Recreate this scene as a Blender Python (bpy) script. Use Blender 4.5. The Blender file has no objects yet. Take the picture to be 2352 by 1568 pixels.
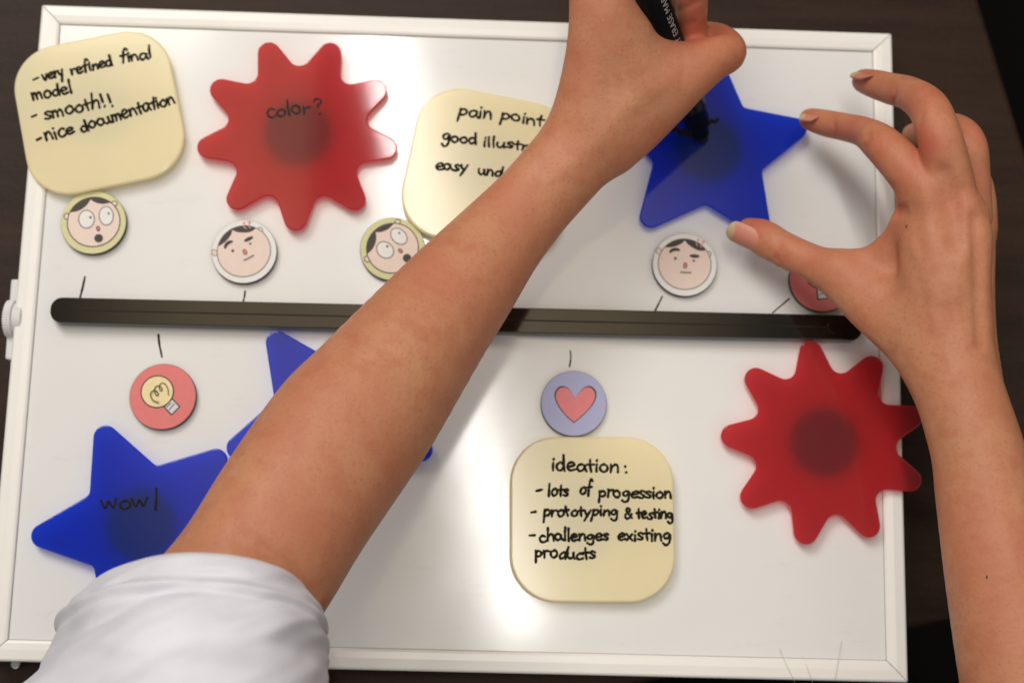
import bpy, math, random
import numpy as np
from mathutils import Vector, Matrix, Euler, noise as mnoise

random.seed(4)
rng = np.random.default_rng(7)
S = bpy.context.scene
COL = S.collection
R = math.radians

# ------------------------------------------------------------------ camera
CAM = np.array([0.0070866, -0.1339578, 0.6911142])
ROT = (0.1903249, -0.0290335, 0.0235983)
FPX, PW, PH = 3489.956, 2352.0, 1568.0
cam_data = bpy.data.cameras.new('camera')
cam_data.sensor_width = 36.0
cam_data.lens = FPX / PW * 36.0
cam_data.clip_start, cam_data.clip_end = 0.02, 50.0
cam_data.dof.use_dof = True
cam_data.dof.focus_distance = 0.612
cam_data.dof.aperture_fstop = 7.5
cam = bpy.data.objects.new('camera', cam_data)
COL.objects.link(cam)
cam.location = CAM
cam.rotation_euler = ROT
S.camera = cam
MR = np.array(Euler(ROT).to_matrix())
FWD = -MR[:, 2]

# ------------------------------------------------------------------ light
KEY = (1.0, 0.955, 0.885)
AMB = (1.0, 0.93, 0.835)
world = bpy.data.worlds.new('World')
S.world = world
world.use_nodes = True


def build_world():
    nt = world.node_tree
    N, L = nt.nodes, nt.links
    N.clear()
    out = N.new('ShaderNodeOutputWorld')
    bg = N.new('ShaderNodeBackground')
    L.new(bg.outputs[0], out.inputs[0])
    tc = N.new('ShaderNodeTexCoord')
    sep = N.new('ShaderNodeSeparateXYZ')
    L.new(tc.outputs['Generated'], sep.inputs[0])

    def m(op, a, b=None, c=None, clamp=False):
        n = N.new('ShaderNodeMath')
        n.operation = op
        n.use_clamp = clamp
        for i, x in enumerate((a, b, c)):
            if x is None:
                continue
            if isinstance(x, (int, float)):
                n.inputs[i].default_value = x
            else:
                L.new(x, n.inputs[i])
        return n.outputs[0]

    zc = m('MAXIMUM', sep.outputs[2], 0.02)
    gx = m('DIVIDE', sep.outputs[0], zc)
    gy = m('DIVIDE', sep.outputs[1], zc)
    dx = m('SUBTRACT', gx, -0.045)
    dy = m('SUBTRACT', gy, 0.25)
    r = m('SQRT', m('ADD', m('MULTIPLY', dx, dx), m('MULTIPLY', m('MULTIPLY', dy, dy), 0.6)))
    ramp = N.new('ShaderNodeValToRGB')
    L.new(m('MULTIPLY', r, 0.5, clamp=True), ramp.inputs[0])
    e = ramp.color_ramp.elements
    pts = [(0.0, (1.8, 1.40, .88)), (0.07, (1.75, 1.36, .86)), (0.125, (.17, .16, .15)), (0.2, (.17, .16, .15)), (0.28, (.70, .662, .607)), (0.62, (.47, .448, .412)), (1.0, (.10, .095, .088))]
    e[0].position, e[1].position = pts[0][0], pts[-1][0]
    e[0].color = pts[0][1] + (1,)
    e[1].color = pts[-1][1] + (1,)
    for p, v in pts[1:-1]:
        k = e.new(p)
        k.color = v + (1,)

    def sstep(x, a, b):
        n = N.new('ShaderNodeMapRange')
        n.interpolation_type = 'SMOOTHSTEP'
        L.new(x, n.inputs[0])
        n.inputs[1].default_value, n.inputs[2].default_value = a, b
        return n.outputs[0]
    # dark patch put into the world beside the lamp, dimming the tile's reflection
    hole = m('MULTIPLY', m('MULTIPLY', sstep(gx, -0.123, -0.110), sstep(gx, 0.03, -0.02)), sstep(gy, 0.24, 0.30))
    keep = m('SUBTRACT', 1.0, m('MULTIPLY', hole, 0.85))
    up = sstep(sep.outputs[2], -0.05, 0.05)
    fac = m('ADD', m('MULTIPLY', keep, up), m('MULTIPLY', m('SUBTRACT', 1.0, up), 0.15))
    mul = N.new('ShaderNodeVectorMath')
    mul.operation = 'SCALE'
    L.new(ramp.outputs[0], mul.inputs[0])
    L.new(fac, mul.inputs['Scale'])
    L.new(mul.outputs[0], bg.inputs[0])
    bg.inputs[1].default_value = 1.0


build_world()


def area(name, loc, sx, sy, rad, color, rot=(0, 0, 0)):
    d = bpy.data.lights.new(name, 'AREA')
    d.shape = 'RECTANGLE'
    d.size, d.size_y = sx, sy
    d.energy = rad * math.pi * sx * sy
    d.color = color
    o = bpy.data.objects.new(name, d)
    COL.objects.link(o)
    o.location = loc
    o.rotation_euler = rot
    return o


# the tube lamp whose reflection runs down the board, and a ceiling panel up and to the left
a0, a1 = np.array([-0.225, 1.06]), np.array([0.098, -0.135])
mid, dv = (a0 + a1) / 2, a1 - a0
area('ceiling_tube_lamp', (mid[0], mid[1], 1.9), 0.072, float(np.linalg.norm(dv)), 34.0, (1.0, 0.98, 0.95),
     (0, 0, math.atan2(dv[1], dv[0]) - math.pi / 2))
area('ceiling_panel_lamp', (-0.92, 1.38, 1.9), 1.0, 0.9, 9.2, KEY, (R(-34), R(-24), 0))

S.view_settings.view_transform = 'Standard'
S.view_settings.look = 'None'
S.view_settings.exposure = 0.0
S.view_settings.gamma = 1.0
S.view_settings.use_curve_mapping = False
S.cycles.max_bounces = 14
S.cycles.diffuse_bounces = 6
S.cycles.transmission_bounces = 8
S.cycles.glossy_bounces = 4
S.cycles.use_denoising = True
S.cycles.sample_clamp_indirect = 6.0

# ------------------------------------------------------------------ measuring
def P(u, v, z):
    """the world point at height z that the lens sees at (u, v)"""
    d = MR @ np.array([(u - PW / 2) / FPX, -(v - PH / 2) / FPX, -1.0])
    return CAM + (z - CAM[2]) / d[2] * d


def depth(p):
    return float((np.asarray(p) - CAM) @ FWD)


ZT = 0.0          # table top
ZS = 0.0165       # writing surface of the board
ZF = 0.018        # top of the board's frame
ZTB = ZS + 0.0034  # underside of the acrylic tiles
ZTT = ZTB + 0.0024  # their top

# ------------------------------------------------------------------ materials
def srgb(r, g, b):
    f = lambda c: (c / 255 / 12.92) if c / 255 <= 0.04045 else ((c / 255 + 0.055) / 1.055) ** 2.4
    return (f(r), f(g), f(b), 1.0)


def new_mat(name):
    m = bpy.data.materials.new(name)
    m.use_nodes = True
    nt = m.node_tree
    return m, nt, nt.nodes['Principled BSDF'], nt.nodes['Material Output']


def noise(nt, scale, detail=4.0, rough=0.6, stretch=None, coord='Object'):
    tc = nt.nodes.new('ShaderNodeTexCoord')
    n = nt.nodes.new('ShaderNodeTexNoise')
    n.inputs['Scale'].default_value = scale
    n.inputs['Detail'].default_value = detail
    n.inputs['Roughness'].default_value = rough
    if stretch:
        mp = nt.nodes.new('ShaderNodeMapping')
        mp.inputs['Scale'].default_value = stretch
        if len(stretch) > 3:
            mp.inputs['Rotation'].default_value[2] = stretch[3]
        nt.links.new(tc.outputs[coord], mp.inputs[0])
        nt.links.new(mp.outputs[0], n.inputs[0])
    else:
        nt.links.new(tc.outputs[coord], n.inputs[0])
    return n.outputs[0]


def mixcol(nt, fac, a, b, lo=0.0, hi=1.0):
    mr = nt.nodes.new('ShaderNodeMapRange')
    nt.links.new(fac, mr.inputs[0])
    mr.inputs[1].default_value, mr.inputs[2].default_value = lo, hi
    mx = nt.nodes.new('ShaderNodeMix')
    mx.data_type = 'RGBA'
    nt.links.new(mr.outputs[0], mx.inputs[0])
    for k, c in ((6, a), (7, b)):
        if isinstance(c, tuple):
            mx.inputs[k].default_value = c
        else:
            nt.links.new(c, mx.inputs[k])
    return mx.outputs[2]


def bump(nt, bsdf, h, strength, dist):
    b = nt.nodes.new('ShaderNodeBump')
    b.inputs['Strength'].default_value = strength
    b.inputs['Distance'].default_value = dist
    nt.links.new(h, b.inputs['Height'])
    nt.links.new(b.outputs[0], bsdf.inputs['Normal'])
    return b


def plain(name, col, rough=0.5, spec=0.5, var=0.06, vscale=60.0, bmp=None):
    m, nt, b, _ = new_mat(name)
    dark = tuple(c * (1 - var) for c in col[:3]) + (1,)
    lite = tuple(min(1, c * (1 + var)) for c in col[:3]) + (1,)
    nt.links.new(mixcol(nt, noise(nt, vscale), dark, lite, 0.3, 0.7), b.inputs['Base Color'])
    b.inputs['Roughness'].default_value = rough
    b.inputs['Specular IOR Level'].default_value = spec
    if bmp:
        bump(nt, b, noise(nt, bmp[0], 6), bmp[1], bmp[2])
    return m


def acrylic(name, col, rough=0.10, trans=0.55, back=None, clear=0.0):
    """pigmented translucent plate: scatters what it lets through, polished skin"""
    m, nt, b, out = new_mat(name)
    nt.nodes.remove(b)
    c2 = tuple(min(1, c * 1.01) for c in col[:3]) + (1,)
    c1 = tuple(c * 0.985 for c in col[:3]) + (1,)
    c = mixcol(nt, noise(nt, 25.0, 3), c1, c2, 0.3, 0.7)
    d = nt.nodes.new('ShaderNodeBsdfDiffuse')
    t = nt.nodes.new('ShaderNodeBsdfTranslucent')
    nt.links.new(c, d.inputs[0])
    if back:
        t.inputs[0].default_value = back
    else:
        nt.links.new(c, t.inputs[0])
    mx = nt.nodes.new('ShaderNodeMixShader')
    mx.inputs[0].default_value = trans
    nt.links.new(d.outputs[0], mx.inputs[1])
    if clear > 0:
        tp = nt.nodes.new('ShaderNodeBsdfTransparent')
        nt.links.new(c, tp.inputs[0])
        mc = nt.nodes.new('ShaderNodeMixShader')
        mc.inputs[0].default_value = clear
        nt.links.new(t.outputs[0], mc.inputs[1])
        nt.links.new(tp.outputs[0], mc.inputs[2])
        nt.links.new(mc.outputs[0], mx.inputs[2])
    else:
        nt.links.new(t.outputs[0], mx.inputs[2])
    g = nt.nodes.new('ShaderNodeBsdfGlossy')
    g.inputs['Roughness'].default_value = rough
    fr = nt.nodes.new('ShaderNodeFresnel')
    fr.inputs[0].default_value = 1.48
    # the polish only mirrors on the outside
    ge = nt.nodes.new('ShaderNodeNewGeometry')
    om = nt.nodes.new('ShaderNodeMath')
    om.operation = 'SUBTRACT'
    om.inputs[0].default_value = 1.0
    nt.links.new(ge.outputs['Backfacing'], om.inputs[1])
    fm = nt.nodes.new('ShaderNodeMath')
    fm.operation = 'MULTIPLY'
    nt.links.new(fr.outputs[0], fm.inputs[0])
    nt.links.new(om.outputs[0], fm.inputs[1])
    m2 = nt.nodes.new('ShaderNodeMixShader')
    nt.links.new(fm.outputs[0], m2.inputs[0])
    nt.links.new(mx.outputs[0], m2.inputs[1])
    nt.links.new(g.outputs[0], m2.inputs[2])
    nt.links.new(m2.outputs[0], out.inputs[0])
    return m


M = {}
M['frame'] = plain('white_lacquered_frame', (0.86, 0.84, 0.80, 1), 0.32, 0.5, 0.02, 30)
M['knob'] = plain('grey_white_nylon', (0.70, 0.69, 0.70, 1), 0.55, 0.4, 0.03, 200)
M['seam'] = plain('dark_seam', (0.30, 0.28, 0.26, 1), 0.7)
M['black'] = plain('black_rubber_magnet', (0.018, 0.017, 0.016, 1), 0.45)
M['ink'] = plain('black_marker_ink', (0.016, 0.012, 0.007, 1), 0.7, 0.12, 0.4, 400)
M['faded_ink'] = plain('thin_marker_ink', (0.022, 0.020, 0.015, 1), 0.6, 0.15, 0.4, 300)
M['yellow'] = acrylic('cream_acrylic', (0.999, 0.925, 0.670, 1), 0.14, 0.46)
M['red'] = acrylic('red_acrylic', (0.84, 0.17, 0.20, 1), 0.055, 0.90, clear=0.22)
M['blue'] = acrylic('blue_acrylic', (0.060, 0.20, 0.875, 1), 0.07, 0.90, clear=0.22)
M['steel'] = plain('steel', (0.6, 0.6, 0.6, 1), 0.2)
M['steel'].node_tree.nodes['Principled BSDF'].inputs['Metallic'].default_value = 1.0
M['marker'] = plain('black_marker_plastic', (0.004, 0.004, 0.005, 1), 0.30, 0.2, 0.1, 100)
M['felt'] = plain('felt_tip', (0.006, 0.006, 0.008, 1), 0.9)
M['print_white'] = plain('white_print', (0.50, 0.49, 0.47, 1), 0.5)
M['hair'] = plain('thin_brown_hair', (0.42, 0.33, 0.24, 1), 0.5)


def board_mat():
    m, nt, b, _ = new_mat('glossy_white_board')
    n = noise(nt, 9.0, 4)
    c = mixcol(nt, n, (0.775, 0.772, 0.764, 1), (0.81, 0.808, 0.802, 1), 0.35, 0.7)
    # faint grey smudges left by erased marker
    s = noise(nt, 42.0, 6, 0.7, (1.0, 3.2, 1.0))
    c = mixcol(nt, s, c, (0.66, 0.645, 0.63, 1), 0.60, 0.95)
    nt.links.new(c, b.inputs['Base Color'])
    r = nt.nodes.new('ShaderNodeMapRange')
    nt.links.new(noise(nt, 30.0, 5), r.inputs[0])
    r.inputs[1].default_value, r.inputs[2].default_value = 0.35, 0.7
    r.inputs[3].default_value, r.inputs[4].default_value = 0.10, 0.135
    nt.links.new(r.outputs[0], b.inputs['Roughness'])
    bump(nt, b, noise(nt, 14.0, 2), 0.05, 0.002)
    return m


M['board'] = board_mat()


def bar_mat():
    m, nt, b, _ = new_mat('black_gloss_plastic')
    c = mixcol(nt, noise(nt, 80.0, 4), (0.005, 0.0045, 0.0035, 1), (0.009, 0.0075, 0.005, 1), 0.3, 0.7)
    nt.links.new(c, b.inputs['Base Color'])
    b.inputs['Roughness'].default_value = 0.08
    b.inputs['Specular IOR Level'].default_value = 0.55
    bump(nt, b, noise(nt, 120.0, 3), 0.04, 0.0003)
    return m


M['bar'] = bar_mat()


def table_mat():
    m, nt, b, _ = new_mat('dark_walnut_laminate')
    g = noise(nt, 6.0, 8, 0.65, (1.5, 16.0, 1.0))
    c = mixcol(nt, g, (0.017, 0.0078, 0.004, 1), (0.035, 0.0175, 0.0095, 1), 0.32, 0.72)
    p = noise(nt, 420.0, 5, 0.75)
    c = mixcol(nt, p, c, (0.050, 0.030, 0.020, 1), 0.56, 0.9)
    nt.links.new(c, b.inputs['Base Color'])
    b.inputs['Roughness'].default_value = 0.45
    b.inputs['Specular IOR Level'].default_value = 0.16
    bump(nt, b, p, 0.35, 0.0006)
    return m


M['table'] = table_mat()
M['floor'] = plain('dark_carpet', (0.004, 0.0035, 0.0035, 1), 0.95, 0.1, 0.5, 300, (500, 0.6, 0.003))


def skin_mat():
    m, nt, b, _ = new_mat('skin')
    big = noise(nt, 30.0, 4, 0.55)
    c = mixcol(nt, big, (0.505, 0.198, 0.104, 1), (0.565, 0.268, 0.142, 1), 0.28, 0.72)
    mid_ = noise(nt, 110.0, 4, 0.6)
    c = mixcol(nt, mid_, (0.485, 0.182, 0.094, 1), c, 0.30, 0.56)
    fine = noise(nt, 700.0, 3, 0.6)
    c = mixcol(nt, fine, (0.44, 0.165, 0.084, 1), c, 0.22, 0.46)
    at = nt.nodes.new('ShaderNodeAttribute')
    at.attribute_name = 'flush'
    c = mixcol(nt, at.outputs['Fac'], c, (0.50, 0.112, 0.066, 1), 0.0, 1.0)
    # pores
    v = nt.nodes.new('ShaderNodeTexVoronoi')
    v.inputs['Scale'].default_value = 330.0
    tc = nt.nodes.new('ShaderNodeTexCoord')
    nt.links.new(tc.outputs['Object'], v.inputs['Vector'])
    c = mixcol(nt, v.outputs['Distance'], (0.40, 0.150, 0.078, 1), c, 0.02, 0.15)
    nt.links.new(c, b.inputs['Base Color'])
    b.inputs['Roughness'].default_value = 0.52
    b.inputs['Specular IOR Level'].default_value = 0.38
    b.inputs['Subsurface Weight'].default_value = 0.12
    b.inputs['Subsurface Radius'].default_value = (1.0, 0.35, 0.2)
    b.inputs['Subsurface Scale'].default_value = 0.004
    h1 = noise(nt, 500.0, 3, 0.6)
    h2 = noise(nt, 120.0, 4, 0.6)
    ad = nt.nodes.new('ShaderNodeMath')
    ad.operation = 'ADD'
    nt.links.new(h1, ad.inputs[0])
    nt.links.new(h2, ad.inputs[1])
    bump(nt, b, ad.outputs[0], 0.28, 0.0006)
    return m


M['skin'] = skin_mat()


def nail_mat():
    m, nt, b, _ = new_mat('fingernail')
    at = nt.nodes.new('ShaderNodeAttribute')
    at.attribute_name = 'free'
    c = mixcol(nt, at.outputs['Fac'], (0.58, 0.225, 0.155, 1), (0.54, 0.42, 0.26, 1), 0.0, 1.0)
    nt.links.new(c, b.inputs['Base Color'])
    b.inputs['Roughness'].default_value = 0.42
    b.inputs['Subsurface Weight'].default_value = 0.1
    b.inputs['Subsurface Scale'].default_value = 0.002
    return m


M['nail'] = nail_mat()
M['mole'] = plain('mole', (0.10, 0.035, 0.022, 1), 0.6)


def cloth_mat():
    m, nt, b, _ = new_mat('white_cotton')
    c = mixcol(nt, noise(nt, 40.0, 5), (0.72, 0.71, 0.785, 1), (0.79, 0.785, 0.845, 1), 0.3, 0.7)
    nt.links.new(c, b.inputs['Base Color'])
    b.inputs['Roughness'].default_value = 0.9
    b.inputs['Specular IOR Level'].default_value = 0.1
    b.inputs['Sheen Weight'].default_value = 0.1
    w = noise(nt, 900.0, 2, 0.5)
    bump(nt, b, w, 0.25, 0.0005)
    return m


M['cloth'] = cloth_mat()
# printing inks of the round magnets
PR = {
    'paper_white': (0.80, 0.785, 0.765, 1), 'paper_green': (0.66, 0.63, 0.34, 1), 'paper_pink': (0.74, 0.20, 0.19, 1),
    'paper_lilac': (0.44, 0.45, 0.68, 1), 'face': (0.80, 0.64, 0.56, 1), 'eye_white': (0.80, 0.78, 0.75, 1),
    'line': (0.055, 0.042, 0.036, 1), 'grey_line': (0.20, 0.18, 0.165, 1), 'pink': (0.70, 0.18, 0.19, 1),
    'soft_red': (0.68, 0.28, 0.28, 1), 'mouth_line': (0.26, 0.20, 0.16, 1), 'cream': (0.85, 0.71, 0.40, 1),
    'heart': (0.80, 0.24, 0.25, 1), 'lamp_base': (0.68, 0.66, 0.70, 1), 'olive_line': (0.10, 0.075, 0.02, 1)}
for k, c in PR.items():
    M['p_' + k] = plain('print_' + k, c, 0.55, 0.35, 0.03, 300)

# ------------------------------------------------------------------ object helpers
def link_mesh(name, verts, faces, mats, parent=None, origin=None, smooth=False, mat_idx=None):
    """verts are world coordinates; the object sits at origin (or at its parent's origin)"""
    o = np.zeros(3) if origin is None else np.asarray(origin, float)
    me = bpy.data.meshes.new(name)
    v = np.asarray(verts, float) - o
    me.from_pydata(v.tolist(), [], [tuple(int(i) for i in f) for f in faces])
    for mt in (mats if isinstance(mats, (list, tuple)) else [mats]):
        me.materials.append(mt)
    if mat_idx is not None:
        me.polygons.foreach_set('material_index', np.asarray(mat_idx, dtype=np.int32))
    if smooth:
        me.polygons.foreach_set('use_smooth', [True] * len(me.polygons))
    me.update()
    ob = bpy.data.objects.new(name, me)
    COL.objects.link(ob)
    if parent is not None:
        ob.parent = parent
    else:
        ob.location = o
    return ob


def empty(name, loc, label, cat, group=None, rz=0.0):
    o = bpy.data.objects.new(name, None)
    o.empty_display_size = 0.01
    COL.objects.link(o)
    o.location = loc
    o.rotation_euler = (0, 0, rz)
    return tag(o, label, cat, group)


def tag(o, label, cat, group=None):
    o['label'], o['category'] = label, cat
    if group:
        o['group'] = group
    return o


def bevel(ob, w, seg=3, angle=40):
    m = ob.modifiers.new('bevel', 'BEVEL')
    m.width, m.segments, m.limit_method, m.angle_limit = w, seg, 'ANGLE', R(angle)
    m.harden_normals = False
    return ob


def prism(poly, z0, z1):
    n = len(poly)
    v = [(x, y, z0) for x, y in poly] + [(x, y, z1) for x, y in poly]
    f = [tuple(range(n))[::-1], tuple(range(n, 2 * n))]
    f += [(i, (i + 1) % n, n + (i + 1) % n, n + i) for i in range(n)]
    return v, f


def box(x0, x1, y0, y1, z0, z1):
    return prism([(x0, y0), (x1, y0), (x1, y1), (x0, y1)], z0, z1)


def fillet(poly, rad, seg=8):
    """poly: ccw corner list; rad: radius per corner"""
    out = []
    n = len(poly)
    P_ = [np.array(p, float) for p in poly]
    for i in range(n):
        a, b, c = P_[i - 1], P_[i], P_[(i + 1) % n]
        r = rad[i] if isinstance(rad, (list, tuple)) else rad
        u, w = (a - b), (c - b)
        lu, lw = np.linalg.norm(u), np.linalg.norm(w)
        u, w = u / lu, w / lw
        th = math.acos(max(-1, min(1, float(u @ w))))
        t = min(r / math.tan(th / 2), 0.499 * lu, 0.499 * lw)
        r = t * math.tan(th / 2)
        bis = (u + w) / np.linalg.norm(u + w)
        ce = b + bis * (r / math.sin(th / 2))
        p0, p1 = b + u * t, b + w * t
        a0 = math.atan2(*(p0 - ce)[::-1])
        a1 = math.atan2(*(p1 - ce)[::-1])
        d = (a1 - a0 + math.pi) % (2 * math.pi) - math.pi
        for k in range(seg + 1):
            an = a0 + d * k / seg
            out.append(ce + r * np.array([math.cos(an), math.sin(an)]))
    return [tuple(p) for p in out]


def circle(cx, cy, r, n=64, ry=None, tilt=0.0):
    ry = r if ry is None else ry
    ct, st = math.cos(tilt), math.sin(tilt)
    o = []
    for i in range(n):
        a = 2 * math.pi * i / n
        x, y = r * math.cos(a), ry * math.sin(a)
        o.append((cx + x * ct - y * st, cy + x * st + y * ct))
    return o


def smooth_line(pts, n=6):
    p = [np.array(q, float) for q in pts]
    if len(p) < 3:
        return [p[0] + (p[-1] - p[0]) * k / 4 for k in range(5)]
    q = [2 * p[0] - p[1]] + p + [2 * p[-1] - p[-2]]
    out = []
    for i in range(1, len(q) - 2):
        for k in range(n):
            t = k / n
            out.append(0.5 * (2 * q[i] + (q[i + 1] - q[i - 1]) * t + (2 * q[i - 1] - 5 * q[i] + 4 * q[i + 1] - q[i + 2]) * t * t
                              + (3 * q[i] - q[i - 1] - 3 * q[i + 1] + q[i + 2]) * t ** 3))
    out.append(p[-1])
    return out


def strokes_mesh(lines, z, w, hgt=0.00012, wob=0.18):
    """low domed ribbons of ink; lines are lists of world xy points"""
    V, F = [], []
    for li, ln in enumerate(lines):
        ln = [np.asarray(p, float)[:2] for p in ln]
        n = len(ln)
        zz = z + 0.000012 * (li % 7)
        base = len(V)
        ph = rng.uniform(0, 6)
        rings = []
        tan = [(ln[min(i + 1, n - 1)] - ln[max(i - 1, 0)]) for i in range(n)]
        tan = [t / (np.linalg.norm(t) + 1e-12) for t in tan]
        seq = []
        for e in (1.0, 0.87, 0.5):
            seq.append((ln[0] - tan[0] * w * e, tan[0], math.sqrt(max(0, 1 - e * e)) + 0.02))
        for i in range(n):
            seq.append((ln[i], tan[i], 1.0))
        for e in (0.5, 0.87, 1.0):
            seq.append((ln[-1] + tan[-1] * w * e, tan[-1], math.sqrt(max(0, 1 - e * e)) + 0.02))
        for i, (c, t, s) in enumerate(seq):
            ww = w * s * (1 + wob * math.sin(ph + i * 0.55) * 0.7 + wob * 0.5 * math.sin(ph * 3 + i * 1.7))
            nn = np.array([-t[1], t[0]])
            for q, h in ((-1, 0), (-0.6, 0.8), (0, 1), (0.6, 0.8), (1, 0)):
                p = c + nn * ww * q
                V.append((p[0], p[1], zz + hgt * h * s))
        for i in range(len(seq) - 1):
            for k in range(4):
                a = base + i * 5 + k
                F.append((a, a + 5, a + 6, a + 1))
    return V, F


# ------------------------------------------------------------------ handwriting
G = {
 'a': (.86, [[(.66, .82), (.42, 1), (.14, .78), (.08, .38), (.26, .02), (.5, .18), (.66, .6), (.69, .95), (.69, .35), (.84, .02)]]),
 'b': (.80, [[(.12, 1.9), (.1, .9), (.1, .05)], [(.1, .5), (.35, .95), (.65, .7), (.6, .2), (.3, 0), (.1, .2)]]),
 'c': (.76, [[(.66, .84), (.42, 1), (.12, .62), (.18, .14), (.44, 0), (.72, .18)]]),
 'd': (.86, [[(.62, .74), (.4, .92), (.1, .55), (.2, .06), (.48, .1), (.66, .6), (.72, 1.85), (.69, .9), (.72, 0)]]),
 'e': (.80, [[(.1, .45), (.4, .52), (.68, .7), (.5, 1), (.2, .84), (.08, .4), (.3, 0), (.74, .16)]]),
 'f': (.66, [[(.68, 1.7), (.48, 1.95), (.32, 1.5), (.28, .6), (.26, -.1)], [(.02, .92), (.6, 1.02)]]),
 'g': (.84, [[(.64, .82), (.4, 1), (.1, .7), (.2, .26), (.48, .3), (.66, .85), (.68, .2), (.62, -.55), (.34, -.8), (.08, -.5)]]),
 'h': (.80, [[(.12, 1.9), (.1, .9), (.08, 0)], [(.1, .5), (.35, .95), (.6, .8), (.66, 0)]]),
 'i': (.36, [[(.16, .95), (.15, .5), (.17, 0)], [(.17, 1.42), (.18, 1.5)]]),
 'l': (.36, [[(.17, 1.9), (.15, 1), (.17, 0)]]),
 'm': (1.12, [[(.06, .95), (.1, .5), (.09, 0)], [(.1, .55), (.3, .95), (.46, .7), (.48, .05)], [(.48, .55), (.7, .95), (.88, .7), (.94, 0)]]),
 'n': (.82, [[(.08, .95), (.11, .5), (.1, 0)], [(.11, .5), (.38, .96), (.6, .75), (.68, 0)]]),
 'o': (.84, [[(.44, 1), (.14, .74), (.1, .3), (.36, 0), (.66, .24), (.68, .7), (.46, .98), (.34, .92)]]),
 'p': (.84, [[(.14, 1), (.12, .2), (.06, -.85)], [(.13, .62), (.38, 1), (.68, .74), (.6, .3), (.34, .12), (.14, .3)]]),
 'r': (.62, [[(.1, .95), (.12, .5), (.1, 0)], [(.12, .5), (.3, .88), (.6, .9)]]),
 's': (.66, [[(.58, .86), (.36, 1), (.14, .78), (.32, .52), (.54, .3), (.36, .02), (.06, .1)]]),
 't': (.58, [[(.3, 1.6), (.27, .8), (.32, .04)], [(.02, .95), (.58, 1.02)]]),
 'u': (.82, [[(.1, .95), (.08, .4), (.28, .02), (.56, .3), (.66, .95)], [(.66, .95), (.64, .4), (.74, 0)]]),
 'v': (.70, [[(.04, .95), (.3, .02), (.62, .95)]]),
 'w': (1.1, [[(.04, .95), (.24, .04), (.52, .8), (.72, .04), (1.02, .95)]]),
 'x': (.72, [[(.08, .95), (.6, 0)], [(.6, .95), (.06, 0)]]),
 'y': (.80, [[(.06, .95), (.2, .35), (.42, .3)], [(.68, .98), (.44, .2), (.12, -.8)]]),
 '!': (.46, [[(.12, 1.75), (.2, .6)], [(.26, .0), (.27, .06)]]),
 '?': (.50, [[(.0, 1.55), (.12, 1.85), (.42, 1.75), (.44, 1.35), (.2, 1.1), (.2, .8)], [(.22, .0), (.24, .06)]]),
 ':': (.30, [[(.12, .86), (.14, .92)], [(.14, .04), (.15, .1)]]),
 '-': (.55, [[(.0, .32), (.55, .42)]]),
 '&': (.80, [[(.74, .1), (.24, 1.0), (.3, 1.4), (.52, 1.3), (.46, .95), (.1, .45), (.2, .02), (.5, .1), (.72, .6)]]),
 ' ': (.5, []),
}


def word(txt, x0, y0, x1, y1, xh):
    """strokes in photo pixels: baseline from (x0, y0) to (x1, y1), x-height xh"""
    tot = sum(G[c][0] for c in txt)
    dx = np.array([x1 - x0, y1 - y0], float)
    L = np.linalg.norm(dx)
    e = dx / L
    up = np.array([e[1], -e[0]])
    sx = L / tot
    out, x = [], 0.0
    for c in txt:
        adv, st = G[c]
        
        jy, js, jr = rng.normal(0, .07), 1 + rng.normal(0, .07), rng.normal(0, .06)
        if c in 'il!':
            jr *= 0.25
        for s in st:
            pts = []
            for px, py in s:
                px, py = px + rng.normal(0, .012), py + rng.normal(0, .014)
                qx = (x + px + jr * py) * sx
                qy = (py * js + jy) * xh * .86
                pts.append(np.array([x0, y0]) + e * qx + up * qy)
            out.append(pts)
        x += adv
    return out


def writing(name, lines, z, wpx, parent, mat, hgt=0.00012):
    W_ = []
    for ln in lines:
        sm = smooth_line(ln, 5)
        W_.append([P(q[0], q[1], z)[:2] for q in sm])
    w = wpx * 0.5 * (CAM[2] - z) / FPX
    v, f = strokes_mesh(W_, z + 0.00003, w, hgt)
    return link_mesh(name, v, f, mat, parent, parent.location if parent else None, smooth=True)


# ------------------------------------------------------------------ table and floor
fl = link_mesh('floor', [(-6, -6, -.74), (6, -6, -.74), (6, 6, -.74), (-6, 6, -.74)], [(0, 1, 2, 3)], M['floor'])
fl['kind'] = 'structure'
pa, pb = P(2250, 0, 0)[:2], P(2352, 330, 0)[:2]
pc, pd = P(2100, 1443, 0)[:2], P(2190, 1425, 0)[:2]
ed, fd = pb - pa, pc - pd
ed, fd = ed / np.linalg.norm(ed), fd / np.linalg.norm(fd)
tt = np.linalg.solve(np.array([ed, -(-fd)]).T, pc - pa) if False else None
A_ = np.array([[ed[0], fd[0]], [ed[1], fd[1]]])
kk = np.linalg.solve(A_, pd - pa)
corner = pa + ed * kk[0]
quad = [corner, corner - ed * 1.6, corner - ed * 1.6 + fd * 1.5, corner + fd * 1.5]
ar = sum(quad[i][0] * quad[(i + 1) % 4][1] - quad[(i + 1) % 4][0] * quad[i][1] for i in range(4))
if ar < 0:
    quad = quad[::-1]
quad = fillet(quad, 0.012, 6)
tb = empty('table', (corner[0], corner[1], -0.74), 'dark brown wooden table under the whiteboard', 'table')
v, f = prism(quad, -0.028, 0.0)
bevel(link_mesh('tabletop', v, f, M['table'], tb, tb.location), 0.003, 3)
for s, t in ((.1, .1), (1.5, .1), (1.5, 1.4), (.1, 1.4)):
    c = corner - ed * s + fd * t
    v, f = box(c[0] - .03, c[0] + .03, c[1] - .03, c[1] + .03, -0.74, -0.0285)
    link_mesh('leg', v, f, M['table'], tb, tb.location)

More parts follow.
